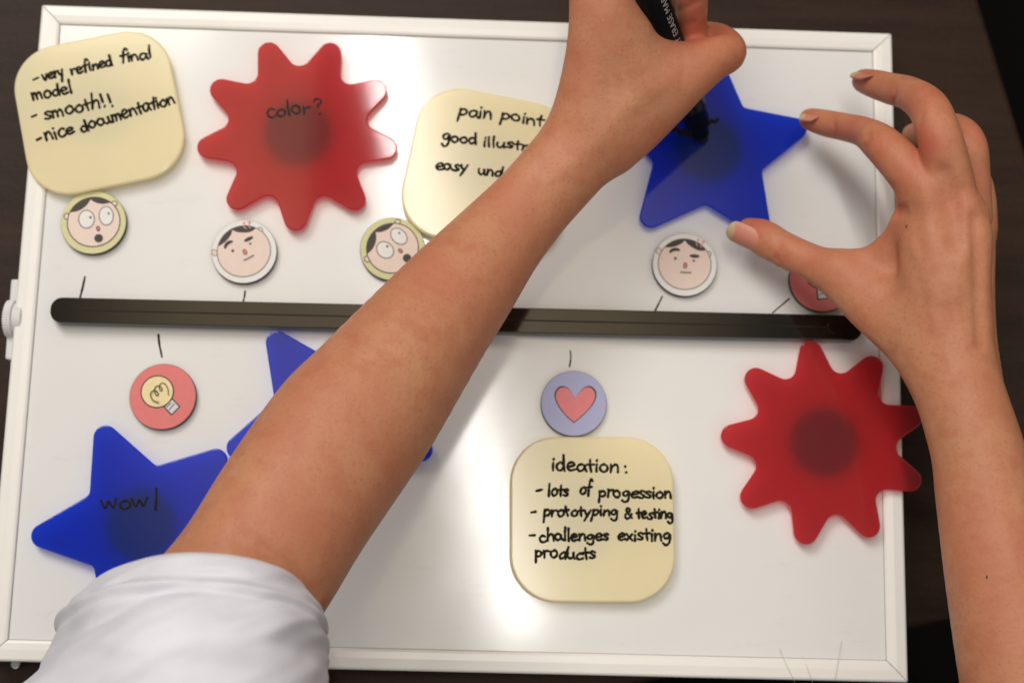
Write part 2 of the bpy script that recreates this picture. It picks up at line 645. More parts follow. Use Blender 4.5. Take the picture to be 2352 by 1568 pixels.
# ------------------------------------------------------------------ whiteboard
BX, BY, FW = 0.2, 0.15, 0.0092
wb = empty('whiteboard', (0, 0, 0.0), 'glossy magnetic whiteboard in a white frame, lying on the brown table', 'whiteboard')
v, f = box(-BX + FW, BX - FW, -BY + FW, BY - FW, 0.004, ZS)
link_mesh('writing_surface', v, f, M['board'], wb)


def rail(cs):
    """mitred frame rail: cs = corner quad outer a,b inner c,d; profile slightly crowned"""
    a, b, c, d = [np.array(q, float) for q in cs]
    prof = [(0.0, 0.0015), (0.0, ZF - .0012), (.05, ZF - .0004), (.13, ZF), (.55, ZF + .0003), (.86, ZF), (.96, ZF - .0004), (1.0, ZF - .0009), (1.0, 0.0015)]
    g = 0.00012
    t = (b - a) / np.linalg.norm(b - a)
    V, F = [], []
    for s, z in prof:
        p, q = a + (d - a) * s + t * g, b + (c - b) * s - t * g
        V += [(p[0], p[1], z), (q[0], q[1], z)]
    n = len(prof)
    for i in range(n - 1):
        F.append((2 * i, 2 * i + 1, 2 * i + 3, 2 * i + 2))
    F.append((2 * n - 2, 2 * n - 1, 1, 0))
    F.append(tuple(range(0, 2 * n, 2)))
    F.append(tuple(range(1, 2 * n, 2))[::-1])
    return V, F


O = [(-BX, -BY), (BX, -BY), (BX, BY), (-BX, BY)]
I = [(-BX + FW, -BY + FW), (BX - FW, -BY + FW), (BX - FW, BY - FW), (-BX + FW, BY - FW)]
for i in range(4):
    j = (i + 1) % 4
    V, F = rail((O[i], O[j], I[j], I[i]))
    ob = link_mesh('frame_rail', V, F, M['frame'], wb)
    import bmesh
    bm = bmesh.new()
    bm.from_mesh(ob.data)
    bmesh.ops.recalc_face_normals(bm, faces=bm.faces[:])
    bm.to_mesh(ob.data)
    bm.free()
    bevel(ob, 0.0004, 2, 50)
# dark gap line between panel and rails, and the mitre lines
gv, gf = [], []
for i in range(4):
    j = (i + 1) % 4
    a, b = np.array(I[i]), np.array(I[j])
    nrm = np.array([-(b - a)[1], (b - a)[0]]) / np.linalg.norm(b - a)
    k = len(gv)
    gv += [(*a, ZS + .0001), (*b, ZS + .0001), (*(b + nrm * .00022), ZS + .0001), (*(a + nrm * .00022), ZS + .0001)]
    gf.append((k, k + 1, k + 2, k + 3))
link_mesh('seam', gv, gf, M['seam'], wb)
for i in range(4):
    a, b = np.array(O[i]), np.array(I[i])
    t = (b - a) / np.linalg.norm(b - a)
    nn = np.array([-t[1], t[0]]) * .00012
    a, b = a + t * .0009, b - t * .0006
    link_mesh('mitre_joint', [(*q, ZF - .0008) for q in (a - nn, a + nn, b + nn, b - nn)], [(0, 1, 2, 3)], M['seam'], wb)

# bracket and thumb knob on the left side
def px_poly(pts, z):
    return [tuple(P(u, w_, z)[:2]) for u, w_ in pts]


zb = 0.013
pl = px_poly([(25, 641), (60, 641), (30, 826), (11, 824)], zb)
pl = [(min(x, -BX - .00005) if x > -BX else x, y) for x, y in pl]
v, f = prism(pl[::-1], 0.004, zb)
br = bevel(link_mesh('side_bracket', v, f, M['knob'], wb), 0.0008, 2)
kc = P(27, 726, .019)
V, F = [], []
nt_ = 44
prof = [(-0.0044, 0.0), (-0.0044, .0066), (-0.0036, .0082), (-0.0004, .0082), (-0.0002, .0072), (0.0036, .0070), (0.0040, .0064), (0.0040, 0.0)]
for s, rr in prof:
    for k in range(nt_ * 2):
        a = math.pi * k / nt_
        q = rr * (1 + (.035 if (k % 2 and rr > .0081) else 0.0))
        V.append((kc[0] + s, kc[1] + q * math.cos(a), 0.0125 + q * math.sin(a)))
m2 = nt_ * 2
for i in range(len(prof) - 1):
    for k in range(m2):
        F.append((i * m2 + k, (i + 1) * m2 + k, (i + 1) * m2 + (k + 1) % m2, i * m2 + (k + 1) % m2))
link_mesh('thumb_knob', V, F, M['knob'], br, (0, 0, 0))
# small steel screw head below the lower rail
c = P(37, 1521, .004)
v, f = prism(circle(c[0], c[1] - .0005, .0022, 20), 0.0005, .005)
bevel(link_mesh('screw_head', v, f, M['steel'], wb), .0006, 2)

# marker ticks drawn on the board
for pts, w in (([(195, 636), (190, 660), (184, 683)], 5), ([(563, 669), (561, 684), (556, 698)], 4.2), ([(364, 768), (366, 790), (372, 819)], 5),
               ([(1310, 806), (1311, 824), (1308, 841)], 3.6), ([(1521, 681), (1513, 697), (1504, 715)], 4), ([(1813, 686), (1796, 700), (1775, 718)], 3.6)):
    writing('marker_tick', [pts], ZS, w, wb, M['ink'], 0.00005)

# ------------------------------------------------------------------ black timeline bar
bar = empty('timeline_bar', P(1050, 732, ZS), 'long black glossy plastic bar lying across the middle of the whiteboard', 'bar')
ZB = ZS + 0.0068
tl, tr_ = P(150, 682.5, ZB)[:2], P(1945, 722, ZB)[:2]
bl, br2 = P(150, 741, ZB)[:2], P(1945, 782.5, ZB)[:2]
ax = ((tr_ + br2) / 2 - (tl + bl) / 2)
ax /= np.linalg.norm(ax)
nm = np.array([-ax[1], ax[0]])
hw = float(abs((tl - bl) @ nm) / 2)
cl, cr = (tl + bl) / 2, (tr_ + br2) / 2
xl = float((P(115, 711, ZB)[:2] - cl) @ ax)
xr = float((P(1980, 757, ZB)[:2] - cr) @ ax)
pts = [cl + ax * xl - nm * hw, cr + ax * xr - nm * hw, cr + ax * xr + nm * hw, cl + ax * xl + nm * hw]
ol = fillet([tuple(p) for p in pts], [.0052, .0052, .0052, .0052], 12)
v, f = prism(ol, ZS + .0001, ZB)
bevel(link_mesh('bar_body', v, f, M['bar'], bar, bar.location), .0005, 2)
# thin matt black line along the middle
p0, p1 = cl + ax * .006, cr + ax * -.004
sl = fillet([tuple(p0 - nm * .00028), tuple(p1 - nm * .00028), tuple(p1 + nm * .00028), tuple(p0 + nm * .00028)], .00025, 4)
v, f = prism(sl, ZB - .001, ZB + .00006)
link_mesh('middle_line', v, f, M['felt'], bar, bar.location)
for u, w_ in ((163, 712), (1915, 751)):
    c = P(u, w_, ZB)
    v, f = prism(circle(c[0], c[1], .0030, 28), ZB - .001, ZB + .0002)
    bevel(link_mesh('end_rivet', v, f, M['bar'], bar, bar.location), .0002, 2)

# ------------------------------------------------------------------ acrylic tiles
def plate_mesh(name, poly, mat, h=0.0024):
    v, f = prism(poly, 0, h)
    me = bpy.data.meshes.new(name)
    me.from_pydata(v, [], f)
    me.materials.append(mat)
    return me


def flower_poly():
    pts, rad = [], []
    for k in range(9):
        for r_, a_, q in ((.0578, 0, .0058), (.0293, 20, .0050)):
            a = R(40 * k + a_)
            pts.append((r_ * math.cos(a), r_ * math.sin(a)))
            rad.append(q)
    return fillet(pts, rad, 8)


def star_poly():
    pts, rad = [], []
    for k in range(5):
        for r_, a_, q in ((.0545, 0, .0052), (.0264, 36, .0032)):
            a = R(72 * k + a_)
            pts.append((r_ * math.cos(a), r_ * math.sin(a)))
            rad.append(q)
    return fillet(pts, rad, 10)


def note_poly():
    h = .0362
    return fillet([(-h, -h), (h, -h), (h, h), (-h, h)], .0205, 20)


ME = {'flower': plate_mesh('flower_plate', flower_poly(), M['red']), 'star': plate_mesh('star_plate', star_poly(), M['blue']),
      'note': plate_mesh('note_plate', note_poly(), M['yellow'])}
mv, mf = prism(circle(0, 0, .0150, 56), 0, ZTB - ZS - .0002)
ME['magnet'] = bpy.data.meshes.new('magnet_disc')
ME['magnet'].from_pydata(mv, [], mf)
ME['magnet'].materials.append(M['black'])


def tile(kind, name, x, y, rot, label, group, lift=0.0):
    t = empty(name, (x, y, ZS + lift), label, {'flower': 'acrylic tile', 'star': 'acrylic tile', 'note': 'acrylic note'}[kind], group, R(rot))
    b = bpy.data.objects.new(kind + '_plate', ME[kind])
    COL.objects.link(b)
    b.parent = t
    b.location = (0, 0, ZTB - ZS)
    bevel(b, .0006 if kind != 'note' else .0011, 3, 30)
    b.data.polygons.foreach_set('use_smooth', [False] * len(b.data.polygons))
    g = bpy.data.objects.new('magnet_disc', ME['magnet'])
    COL.objects.link(g)
    g.parent = t
    g.location = (0, 0, .00012)
    return t


def write_on(t, lines, wpx, mat, z=None, hgt=.00012):
    """handwriting given in photo pixels becomes a part in the tile's own frame"""
    z = ZTT + (t.location.z - ZS) if z is None else z
    ob = writing('handwriting', lines, z, wpx, None, mat, hgt)
    mw = Matrix.Translation(t.location) @ Matrix.Rotation(t.rotation_euler.z, 4, 'Z')
    ob.data.transform(mw.inverted())
    ob.parent = t
    return ob


GF, GS, GN = 'red flower tiles on the whiteboard', 'blue star tiles on the whiteboard', 'cream rounded square notes on the whiteboard'
f1 = tile('flower', 'flower_tile', -0.0772, 0.0900, -88.4, 'red nine-lobed acrylic tile with color? handwritten over its dark magnet', GF)
f2 = tile('flower', 'flower_tile', 0.1638, -0.0462, 17.6, 'red nine-lobed acrylic tile without writing, overhanging the right frame rail', GF)
s1 = tile('star', 'star_tile', -0.1362, -0.0906, 115.6, 'blue five-pointed star tile with wow handwritten on it, partly under the sleeve', GS)
s3 = tile('star', 'star_tile', -0.0560, -0.0419, 126.8, 'blue star tile mostly hidden under the forearm, one point at the black bar', GS)
s2 = tile('star', 'star_tile', 0.1120, 0.0884, 15.5, 'blue star tile being written on with the marker and held by the other hand', GS)


def crop(s, ox, oy):
    return lambda x, y: (x * s + ox, y * s + oy)


def words(fn, s, items):
    o = []
    for txt, x0, y0, x1, y1, xh in items:
        (a, b), (c, d) = fn(x0, y0), fn(x1, y1)
        o += word(txt, a, b, c, d, xh * s)
    return o


c1 = crop(.2930, 0, 0)
c2 = crop(.2930, 401.9, 57.4)
c3 = crop(.2930, 861.3, 114.8)
c5 = crop(.3846, 1119.7, 803.9)
cb = crop(.2930, 0, 861.3)


def note_at(corners, label):
    """corners: photo pixels of the mid-points of left, right, top, bottom edges"""
    q = [P(u, w_, ZTT)[:2] for u, w_ in corners]
    c = sum(q) / 4
    d = q[1] - q[0]
    return tile('note', 'sticky_note', c[0], c[1], math.degrees(math.atan2(d[1], d[0])), label, GN)


n1 = note_at([(47, 295), (407, 222), (190, 96), (264, 415)], 'cream rounded note hanging over the left frame rail, reading very refined final model')
n3 = note_at([(1172, 1190), (1548, 1191), (1361, 1002), (1360, 1383)], 'cream rounded note below the heart magnet, headed ideation')
n2 = note_at([(937, 355), (1298, 425), (1153, 208), (1083, 570)], 'cream rounded note half covered by the forearm, headed pain point')

write_on(f1, words(c2, .293, [('color', 720, 730, 1062, 692, 72), ('?', 1112, 700, 1170, 694, 75)]), 5.2, M['faded_ink'])
write_on(s1, words(cb, .293, [('wow', 798, 1052, 1172, 1022, 82)]) + [[cb(1226, 888), cb(1226, 960), cb(1220, 1046)], [cb(1221, 1050), cb(1226, 1054)]], 5.4, M['ink'])
write_on(n1, words(c1, .293, [
    ('-', 268, 640, 302, 628, 62), ('very', 340, 638, 512, 592, 56), ('refined', 560, 590, 890, 512, 56), ('final', 945, 492, 1195, 455, 56),
    ('model', 258, 792, 574, 728, 66), ('-', 256, 930, 290, 922, 62), ('smooth', 352, 938, 792, 845, 66), ('!', 800, 840, 836, 830, 68), ('!', 862, 842, 896, 832, 68),
    ('-', 292, 1112, 328, 1102, 62), ('nice', 362, 1115, 588, 1042, 66), ('documentation', 640, 1036, 1380, 806, 64)]), 6.2, M['ink'])
write_on(n2, words(c3, .293, [('pain', 650, 512, 920, 542, 66), ('point', 980, 540, 1320, 600, 62), ('good', 522, 712, 800, 745, 60), ('illustr', 842, 756, 1205, 784, 50),
                              ('easy', 474, 936, 730, 952, 56), ('und', 806, 968, 1000, 996, 50)]), 6.0, M['ink'])
write_on(n3, words(c5, .3846, [
    ('ideation', 380, 716, 790, 728, 56), (':', 815, 727, 848, 728, 56), ('-', 296, 850, 328, 847, 48), ('lots', 358, 868, 486, 876, 48), ('of', 548, 862, 622, 864, 52),
    ('progession', 662, 872, 1104, 884, 46), ('-', 264, 984, 290, 982, 48), ('prototyping', 332, 990, 782, 986, 42), ('&', 816, 1000, 866, 1000, 46), ('testing', 890, 1002, 1112, 1006, 40),
    ('-', 252, 1116, 282, 1118, 48), ('challenges', 310, 1136, 728, 1134, 46), ('existing', 776, 1132, 1098, 1136, 46), ('products', 282, 1236, 648, 1246, 46)]), 6.1, M['ink'])
# fresh marks at the pen tip on the right-hand star
write_on(s2, [[(1548, 300), (1556, 296), (1563, 308), (1571, 298), (1580, 310), (1588, 304), (1592, 314), (1602, 318), (1607, 311)],
              [(1628, 286), (1634, 278), (1642, 281), (1648, 275)]], 9.0, M['ink'])

# ------------------------------------------------------------------ round printed magnets
RB = .0148


def button(name, u, w_, rot, art, label, group=None, cat='round magnet'):
    zt = ZS + .0032
    c = P(u, w_, zt)
    b = link_mesh(name, *prism([(c[0] + x, c[1] + y) for x, y in circle(0, 0, RB, 64)], ZS + .0001, zt - .0003), M['black'], None, (c[0], c[1], ZS))
    bevel(b, .0003, 2)
    tag(b, label, cat, group)
    V, F, MI, mats = [], [], [], []
    cr, sr = math.cos(R(rot)), math.sin(R(rot))
    for li, (mk, poly) in enumerate(art):
        m = M['p_' + mk]
        if m not in mats:
            mats.append(m)
        k = len(V)
        z = zt - .0003 + (.00022 if li == 0 else .00022 + .00003 * li)
        z0 = z - (.00022 if li == 0 else 0)
        pl = [(c[0] + RB * (x * cr - y * sr), c[1] + RB * (x * sr + y * cr)) for x, y in poly]
        ar = sum(pl[i][0] * pl[(i + 1) % len(pl)][1] - pl[(i + 1) % len(pl)][0] * pl[i][1] for i in range(len(pl)))
        if ar < 0:
            pl = pl[::-1]
        if li == 0:
            v, f = prism(pl, z0, z)
            V += v
            F += [tuple(i + k for i in q) for q in f]
            MI += [mats.index(m)] * len(f)
        else:
            V += [(x, y, z) for x, y in pl]
            F.append(tuple(range(k, k + len(pl))))
            MI.append(mats.index(m))
    link_mesh('printed_face', V, F, mats, b, (c[0], c[1], ZS), mat_idx=MI)
    return b


def rel(cx, cy, r):
    return lambda pts: [((x - cx) / r, -(y - cy) / r) for x, y in pts]


def ribbon(pts, w, n=5):
    ln = smooth_line(pts, n)
    m_ = len(ln)
    tan = [ln[min(i + 1, m_ - 1)] - ln[max(i - 1, 0)] for i in range(m_)]
    tan = [t / (np.linalg.norm(t) + 1e-9) for t in tan]
    L_, R_ = [], []
    for p, t in zip(ln, tan):
        nn = np.array([-t[1], t[0]]) * w / 2
        L_.append(tuple(p + nn))
        R_.append(tuple(p - nn))
    cap = []
    for k in range(1, 6):
        a = math.pi * k / 6
        t, nn = tan[-1], np.array([-tan[-1][1], tan[-1][0]])
        cap.append(tuple(ln[-1] + (nn * math.cos(a) + t * math.sin(a)) * w / 2))
    cap0 = []
    for k in range(1, 6):
        a = math.pi * k / 6
        t, nn = -tan[0], -np.array([-tan[0][1], tan[0][0]])
        cap0.append(tuple(ln[0] + (nn * math.cos(a) + t * math.sin(a)) * w / 2))
    return L_ + cap + R_[::-1] + cap0


def ell(cx, cy, rx, ry, tilt=0.0, n=40):
    return circle(cx, cy, rx, n, ry, tilt)


def arc(cx, cy, r, x0, y0, x1, y1, n=24):
    a0, a1 = math.atan2(y0 - cy, x0 - cx), math.atan2(y1 - cy, x1 - cx)
    if a1 < a0:
        a1 += 2 * math.pi
    return [(cx + r * math.cos(a0 + (a1 - a0) * k / n), cy + r * math.sin(a0 + (a1 - a0) * k / n)) for k in range(n + 1)]


def stern_art():
    q = rel(838, 782, 745)
    A = [('paper_white', circle(0, 0, .985, 64))]
    for cx, cy, rx, ry in ((240, 480, 62, 76), (1398, 515, 52, 68)):
        A += [('grey_line', q(ell(cx, cy, rx + 8, ry + 8))), ('face', q(ell(cx, cy, rx - 10, ry - 10)))]
    A += [('grey_line', q(ell(838, 775, 620, 605, 0, 72))), ('face', q(ell(838, 775, 598, 583, 0, 72)))]
    hair = arc(838, 775, 605, 385, 365, 1310, 420) + [tuple(p) for p in smooth_line([(1310, 440), (1180, 448), (1060, 400), (935, 322), (865, 245)], 4)] \
        + [(835, 208)] + [tuple(p) for p in smooth_line([(812, 248), (745, 305), (610, 365), (485, 390), (372, 388)], 4)]
    A.append(('line', q(hair)))
    A += [('soft_red', q(ribbon([(1128, 180), (1165, 185), (1148, 225), (1105, 260), (1130, 330)], 24))), ('soft_red', q(ribbon([(1235, 215), (1288, 235), (1240, 275), (1205, 320), (1225, 365)], 24)))]
    A += [('line', q([(478, 505), (492, 458), (535, 415), (585, 394), (640, 390), (695, 405), (732, 440), (728, 464), (705, 470), (640, 468), (585, 478), (545, 500), (510, 524), (486, 522)])), ('line', q(ell(1065, 577, 116, 42, R(2))))]
    A += [('line', q(ell(622, 645, 32, 32))), ('line', q(ell(1048, 690, 25, 25)))]
    A += [('grey_line', q(ell(850, 805, 50, 76, R(4)))), ('pink', q(ell(850, 805, 30, 54, R(4))))]
    A.append(('mouth_line', q(ribbon([(745, 968), (860, 972), (980, 972)], 34))))
    return A


def surprised_art():
    q = rel(800, 780, 620)
    A = [('paper_green', circle(0, 0, .985, 64))]
    for cx, cy, rx, ry in ((285, 680, 55, 68), (1170, 400, 62, 58)):
        A += [('line', q(ell(cx, cy, rx, ry))), ('face', q(ell(cx, cy, rx - 18, ry - 18)))]
    A += [('line', q(ell(805, 772, 506, 494, 0, 72))), ('face', q(ell(805, 772, 486, 474, 0, 72)))]
    hair = arc(805, 772, 490, 352, 598, 1085, 388) + [tuple(p) for p in smooth_line([(1085, 390), (960, 416), (870, 408), (780, 378), (735, 345)], 4)] \
        + [(716, 335)] + [tuple(p) for p in smooth_line([(700, 368), (660, 435), (590, 510), (480, 575), (352, 602)], 4)]
    A.append(('line', q(hair)))
    A += [('grey_line', q(ell(668, 725, 158, 188, R(-10)))), ('eye_white', q(ell(668, 725, 136, 166, R(-10))))]
    A += [('grey_line', q(ell(1035, 648, 142, 192, R(-9)))), ('eye_white', q(ell(1035, 648, 122, 172, R(-9))))]
    A += [('line', q(ell(742, 690, 22, 24))), ('line', q(ell(1078, 600, 20, 22)))]
    A += [('line', q(ell(900, 902, 36, 54, R(-12)))), ('pink', q(ell(900, 902, 20, 36, R(-12))))]
    A.append(('line', q(ell(925, 1090, 80, 80))))
    return A


def bulb_art():
    q = rel(835, 808, 668)
    A = [('paper_pink', circle(0, 0, .985, 64))]
    base = [(1032, 838), (1206, 1000), (1192, 1020), (1050, 1182), (1025, 1182), (868, 1026)]
    A.append(('line', q(base)))
    A.append(('lamp_base', q([(1030, 868), (1172, 1005), (1040, 1154), (898, 1020)])))
    A += [('line', q(ribbon([(1012, 932), (930, 1026)], 18))), ('line', q(ribbon([(1080, 950), (986, 1072)], 18)))]
    A += [('line', q(ell(725, 715, 334, 334, 0, 64))), ('cream', q(ell(725, 715, 308, 308, 0, 64)))]
    fil = [(955, 780), (930, 650), (870, 560), (810, 542), (768, 580), (765, 650), (800, 700), (822, 672), (792, 620), (740, 600), (690, 622), (670, 690), (700, 776), (735, 795),
           (750, 758), (716, 712), (655, 698), (604, 745), (612, 830), (670, 905), (772, 940)]
    ln = smooth_line(fil, 5)
    for i in range(0, len(ln) - 1, 4):
        A.append(('olive_line', q(ribbon([tuple(p) for p in ln[i:i + 5]], 23, 1))))
    return A


def heart_art():
    q = rel(517, 317, 201)
    out = [(525, 288), (505, 252), (478, 222), (446, 212), (415, 226), (398, 262), (404, 300), (432, 352), (478, 404), (520, 437), (566, 398), (624, 336), (650, 286), (654, 248), (636, 218), (606, 206), (572, 222), (543, 256)]
    sm = [tuple(p) for p in smooth_line(out[:10], 4)[:-1]] + [tuple(p) for p in smooth_line(out[9:] + [out[0]], 4)[:-1]]
    cx, cy = 525, 315
    ins = [(cx + (x - cx) * .93, cy + (y - cy) * .93 + 1) for x, y in sm]
    return [('paper_lilac', circle(0, 0, .985, 64)), ('line', q(sm)), ('heart', q(ins))]


GB = 'round printed magnets on the whiteboard'
button('round_magnet', 214.5, 510.6, 0, surprised_art(), 'green rimmed surprised face magnet under the upper left cream note', GB)
button('round_magnet', 901.5, 571, 36, surprised_art(), 'green rimmed surprised face magnet partly covered by the forearm', GB)
button('round_magnet', 560.5, 577.5, 31, stern_art(), 'white rimmed frowning face magnet, tilted, below the red color tile', GB)
button('round_magnet', 1572.5, 607.5, 0, stern_art(), 'white rimmed frowning face magnet, upright, beside the thumb', GB)
button('round_magnet', 373.3, 910, 0, bulb_art(), 'pink light bulb magnet between the black bar and the wow star', GB)
button('round_magnet', 1887, 643, -40, bulb_art(), 'pink light bulb magnet mostly hidden beneath the thumb', GB)
button('round_magnet', 1318, 926, 0, heart_art(), 'lilac magnet with a pink heart above the ideation note', GB)

# ------------------------------------------------------------------ skin: distance fields meshed by surface nets
class Field:
    def __init__(self, lo, hi, h):
        self.h, self.lo = h, np.array(lo, float)
        self.n = np.ceil((np.array(hi) - self.lo) / h).astype(int) + 1
        self.F = np.full(self.n, 0.03, np.float32)

    def blank(self):
        return np.full(self.n, 0.03, np.float32)

    def region(self, a, b, m):
        i0 = np.maximum(((np.minimum(a, b) - m - self.lo) / self.h).astype(int), 0)
        i1 = np.minimum(((np.maximum(a, b) + m - self.lo) / self.h).astype(int) + 2, self.n)
        sl_ = tuple(slice(int(x), int(max(x, y))) for x, y in zip(i0, i1))
        g = [self.lo[k] + self.h * np.arange(sl_[k].start, sl_[k].stop) for k in range(3)]
        return sl_, g

    def chain(self, D, pts, sub=6):
        """pts: rows (u, v, z, half width in photo px, thickness ratio, roll deg); swept ellipse, hard union into D"""
        rows = []
        for p in pts:
            u, w_, z, hw_ = p[:4]
            tr = p[4] if len(p) > 4 else 0.92
            ro = p[5] if len(p) > 5 else 0.0
            c = P(u, w_, z)
            wd = hw_ * depth(c) / FPX
            rows.append([*c, wd, wd * tr, R(ro)])
        ln = np.array(smooth_line(rows, sub))
        for i in range(len(ln) - 1):
            a, b = ln[i], ln[i + 1]
            t = b[:3] - a[:3]
            Ls = np.linalg.norm(t)
            if Ls < 1e-7:
                continue
            t = t / Ls
            view = (a[:3] + b[:3]) / 2 - CAM
            view /= np.linalg.norm(view)
            bd = np.cross(t, view)
            bd /= np.linalg.norm(bd)
            nd = np.cross(t, bd)
            ro = (a[5] + b[5]) / 2
            bd, nd = bd * math.cos(ro) + nd * math.sin(ro), nd * math.cos(ro) - bd * math.sin(ro)
            mw = max(a[3], b[3], a[4], b[4])
            sl_, g = self.region(a[:3], b[:3], mw + 0.012)
            X, Y, Z = np.meshgrid(*g, indexing='ij', sparse=True)
            dx, dy, dz = X - a[0], Y - a[1], Z - a[2]
            s = dx * t[0] + dy * t[1] + dz * t[2]
            hh = np.clip(s / Ls, 0, 1)
            ex = s - hh * Ls
            q1 = dx * bd[0] + dy * bd[1] + dz * bd[2]
            q2 = dx * nd[0] + dy * nd[1] + dz * nd[2]
            w1 = a[3] + (b[3] - a[3]) * hh
            w2 = a[4] + (b[4] - a[4]) * hh
            mn = np.minimum(w1, w2)
            rr = np.sqrt((q1 / w1) ** 2 + (q2 / w2) ** 2 + (ex / mn) ** 2)
            D[sl_] = np.minimum(D[sl_], ((rr - 1) * mn).astype(np.float32))
        return D

    @staticmethod
    def smin(A, B, k):
        h = np.clip(0.5 + 0.5 * (B - A) / k, 0, 1)
        return B + (A - B) * h - k * h * (1 - h)

    def hit(self, u, w_):
        """first surface point met by the line of sight through (u, v)"""
        d = P(u, w_, 0.0) - CAM
        d /= np.linalg.norm(d)
        t = np.arange(0.40, 0.72, 0.0004)
        q = CAM + t[:, None] * d
        ix = np.round((q - self.lo) / self.h).astype(int)
        ok = np.all((ix >= 0) & (ix < self.n), axis=1)
        for k in np.nonzero(ok)[0]:
            if self.F[tuple(ix[k])] < 0:
                return q[k]
        return None

    def dent(self, pts, rad, dep):
        """soft groove (dep > 0) or ridge (dep < 0) along a line traced on the surface, rad and dep in mm"""
        W_ = [self.hit(u, w_) for u, w_ in pts]
        W_ = [p for p in W_ if p is not None]
        if not W_:
            return
        if len(W_) == 1:
            W_ = [W_[0], W_[0] + 1e-5]
        ln = np.array(smooth_line(W_, 4))
        rad, dep = rad / 1000, dep / 1000
        sl_, g = self.region(ln.min(0), ln.max(0), rad * 3)
        X, Y, Z = np.meshgrid(*g, indexing='ij', sparse=True)
        best = None
        for i in range(len(ln) - 1):
            a, t = ln[i], ln[i + 1] - ln[i]
            L2 = float(t @ t) + 1e-14
            s = np.clip(((X - a[0]) * t[0] + (Y - a[1]) * t[1] + (Z - a[2]) * t[2]) / L2, 0, 1)
            d2 = (X - a[0] - s * t[0]) ** 2 + (Y - a[1] - s * t[1]) ** 2 + (Z - a[2] - s * t[2]) ** 2
            best = d2 if best is None else np.minimum(best, d2)
        self.F[sl_] += (dep * np.exp(-best / rad ** 2)).astype(np.float32)

    def mesh(self, smooth=2):
        F = self.F
        ins = F < 0
        c = [ins[i:ins.shape[0] - 1 + i, j:ins.shape[1] - 1 + j, k:ins.shape[2] - 1 + k] for i in (0, 1) for j in (0, 1) for k in (0, 1)]
        cnt = sum(x.astype(np.int8) for x in c)
        act = (cnt > 0) & (cnt < 8)
        ijk = np.argwhere(act)
        idx = np.full(act.shape, -1, np.int64)
        idx[act] = np.arange(len(ijk))
        corners = np.array([(i, j, k) for i in (0, 1) for j in (0, 1) for k in (0, 1)])
        val = np.stack([F[ijk[:, 0] + a, ijk[:, 1] + b, ijk[:, 2] + c_] for a, b, c_ in corners], 1).astype(float)
        acc, num = np.zeros((len(ijk), 3)), np.zeros(len(ijk))
        for a in range(8):
            for b in range(a + 1, 8):
                if np.abs(corners[a] - corners[b]).sum() != 1:
                    continue
                va, vb = val[:, a], val[:, b]
                cr = (va < 0) != (vb < 0)
                t = np.where(cr, va / np.where(cr, va - vb, 1), 0)
                acc += cr[:, None] * (corners[a] + t[:, None] * (corners[b] - corners[a]))
                num += cr
        V = self.lo + self.h * (ijk + acc / num[:, None])
        Q = []
        for axn in range(3):
            sl0, sl1 = [slice(1, -1)] * 3, [slice(1, -1)] * 3
            sl0[axn], sl1[axn] = slice(0, -1), slice(1, None)
            ch = ins[tuple(sl0)] != ins[tuple(sl1)]
            p = np.argwhere(ch)
            off = np.ones(3, int)
            off[axn] = 0
            p = p + off
            o1, o2 = [a for a in range(3) if a != axn]
            e1, e2 = np.eye(3, dtype=int)[o1], np.eye(3, dtype=int)[o2]
            g = [idx[tuple((p - e1 - e2).T)], idx[tuple((p - e2).T)], idx[tuple(p.T)], idx[tuple((p - e1).T)]]
            q = np.stack(g, 1)
            flip = ins[tuple(p.T)]
            if axn == 1:
                flip = ~flip
            q[flip] = q[flip][:, ::-1]
            Q.append(q)
        Q = np.concatenate(Q)
        Q = Q[(Q >= 0).all(1)]
        for _ in range(smooth):
            s, n_ = np.zeros_like(V), np.zeros(len(V))
            for a in range(4):
                i, j = Q[:, a], Q[:, (a + 1) % 4]
                for k in range(3):
                    s[:, k] += np.bincount(i, V[j, k], len(V)) + np.bincount(j, V[i, k], len(V))
                n_ += np.bincount(i, minlength=len(V)) + np.bincount(j, minlength=len(V))
            V = V * 0.45 + 0.55 * s / np.maximum(n_, 1)[:, None]
        return V, Q


def skin_object(name, fld, parent, flush, smooth=2):
    V, Q = fld.mesh(smooth)
    o = np.array(parent.location)
    me = bpy.data.meshes.new(name)
    me.vertices.add(len(V))
    me.vertices.foreach_set('co', (V - o).astype(np.float32).ravel())
    me.loops.add(len(Q) * 4)
    me.loops.foreach_set('vertex_index', Q.astype(np.int32).ravel())
    me.polygons.add(len(Q))
    me.polygons.foreach_set('loop_start', np.arange(0, len(Q) * 4, 4, dtype=np.int32))
    me.polygons.foreach_set('loop_total', np.full(len(Q), 4, np.int32))
    me.polygons.foreach_set('use_smooth', np.ones(len(Q), bool))
    me.update(calc_edges=True)
    me.validate()
    fl_ = np.zeros(len(V), np.float32)
    for u, w_, rmm, amt in flush:
        p = fld.hit(u, w_)
        if p is None:
            continue
        d2 = ((V - p) ** 2).sum(1)
        fl_ = np.maximum(fl_, amt * np.exp(-d2 / (rmm / 1000) ** 2))
    at = me.attributes.new('flush', 'FLOAT', 'POINT')
    at.data.foreach_set('value', np.clip(fl_, 0, 1).astype(np.float32))
    me.materials.append(M['skin'])
    ob = bpy.data.objects.new(name, me)
    COL.objects.link(ob)
    ob.parent = parent
    return ob


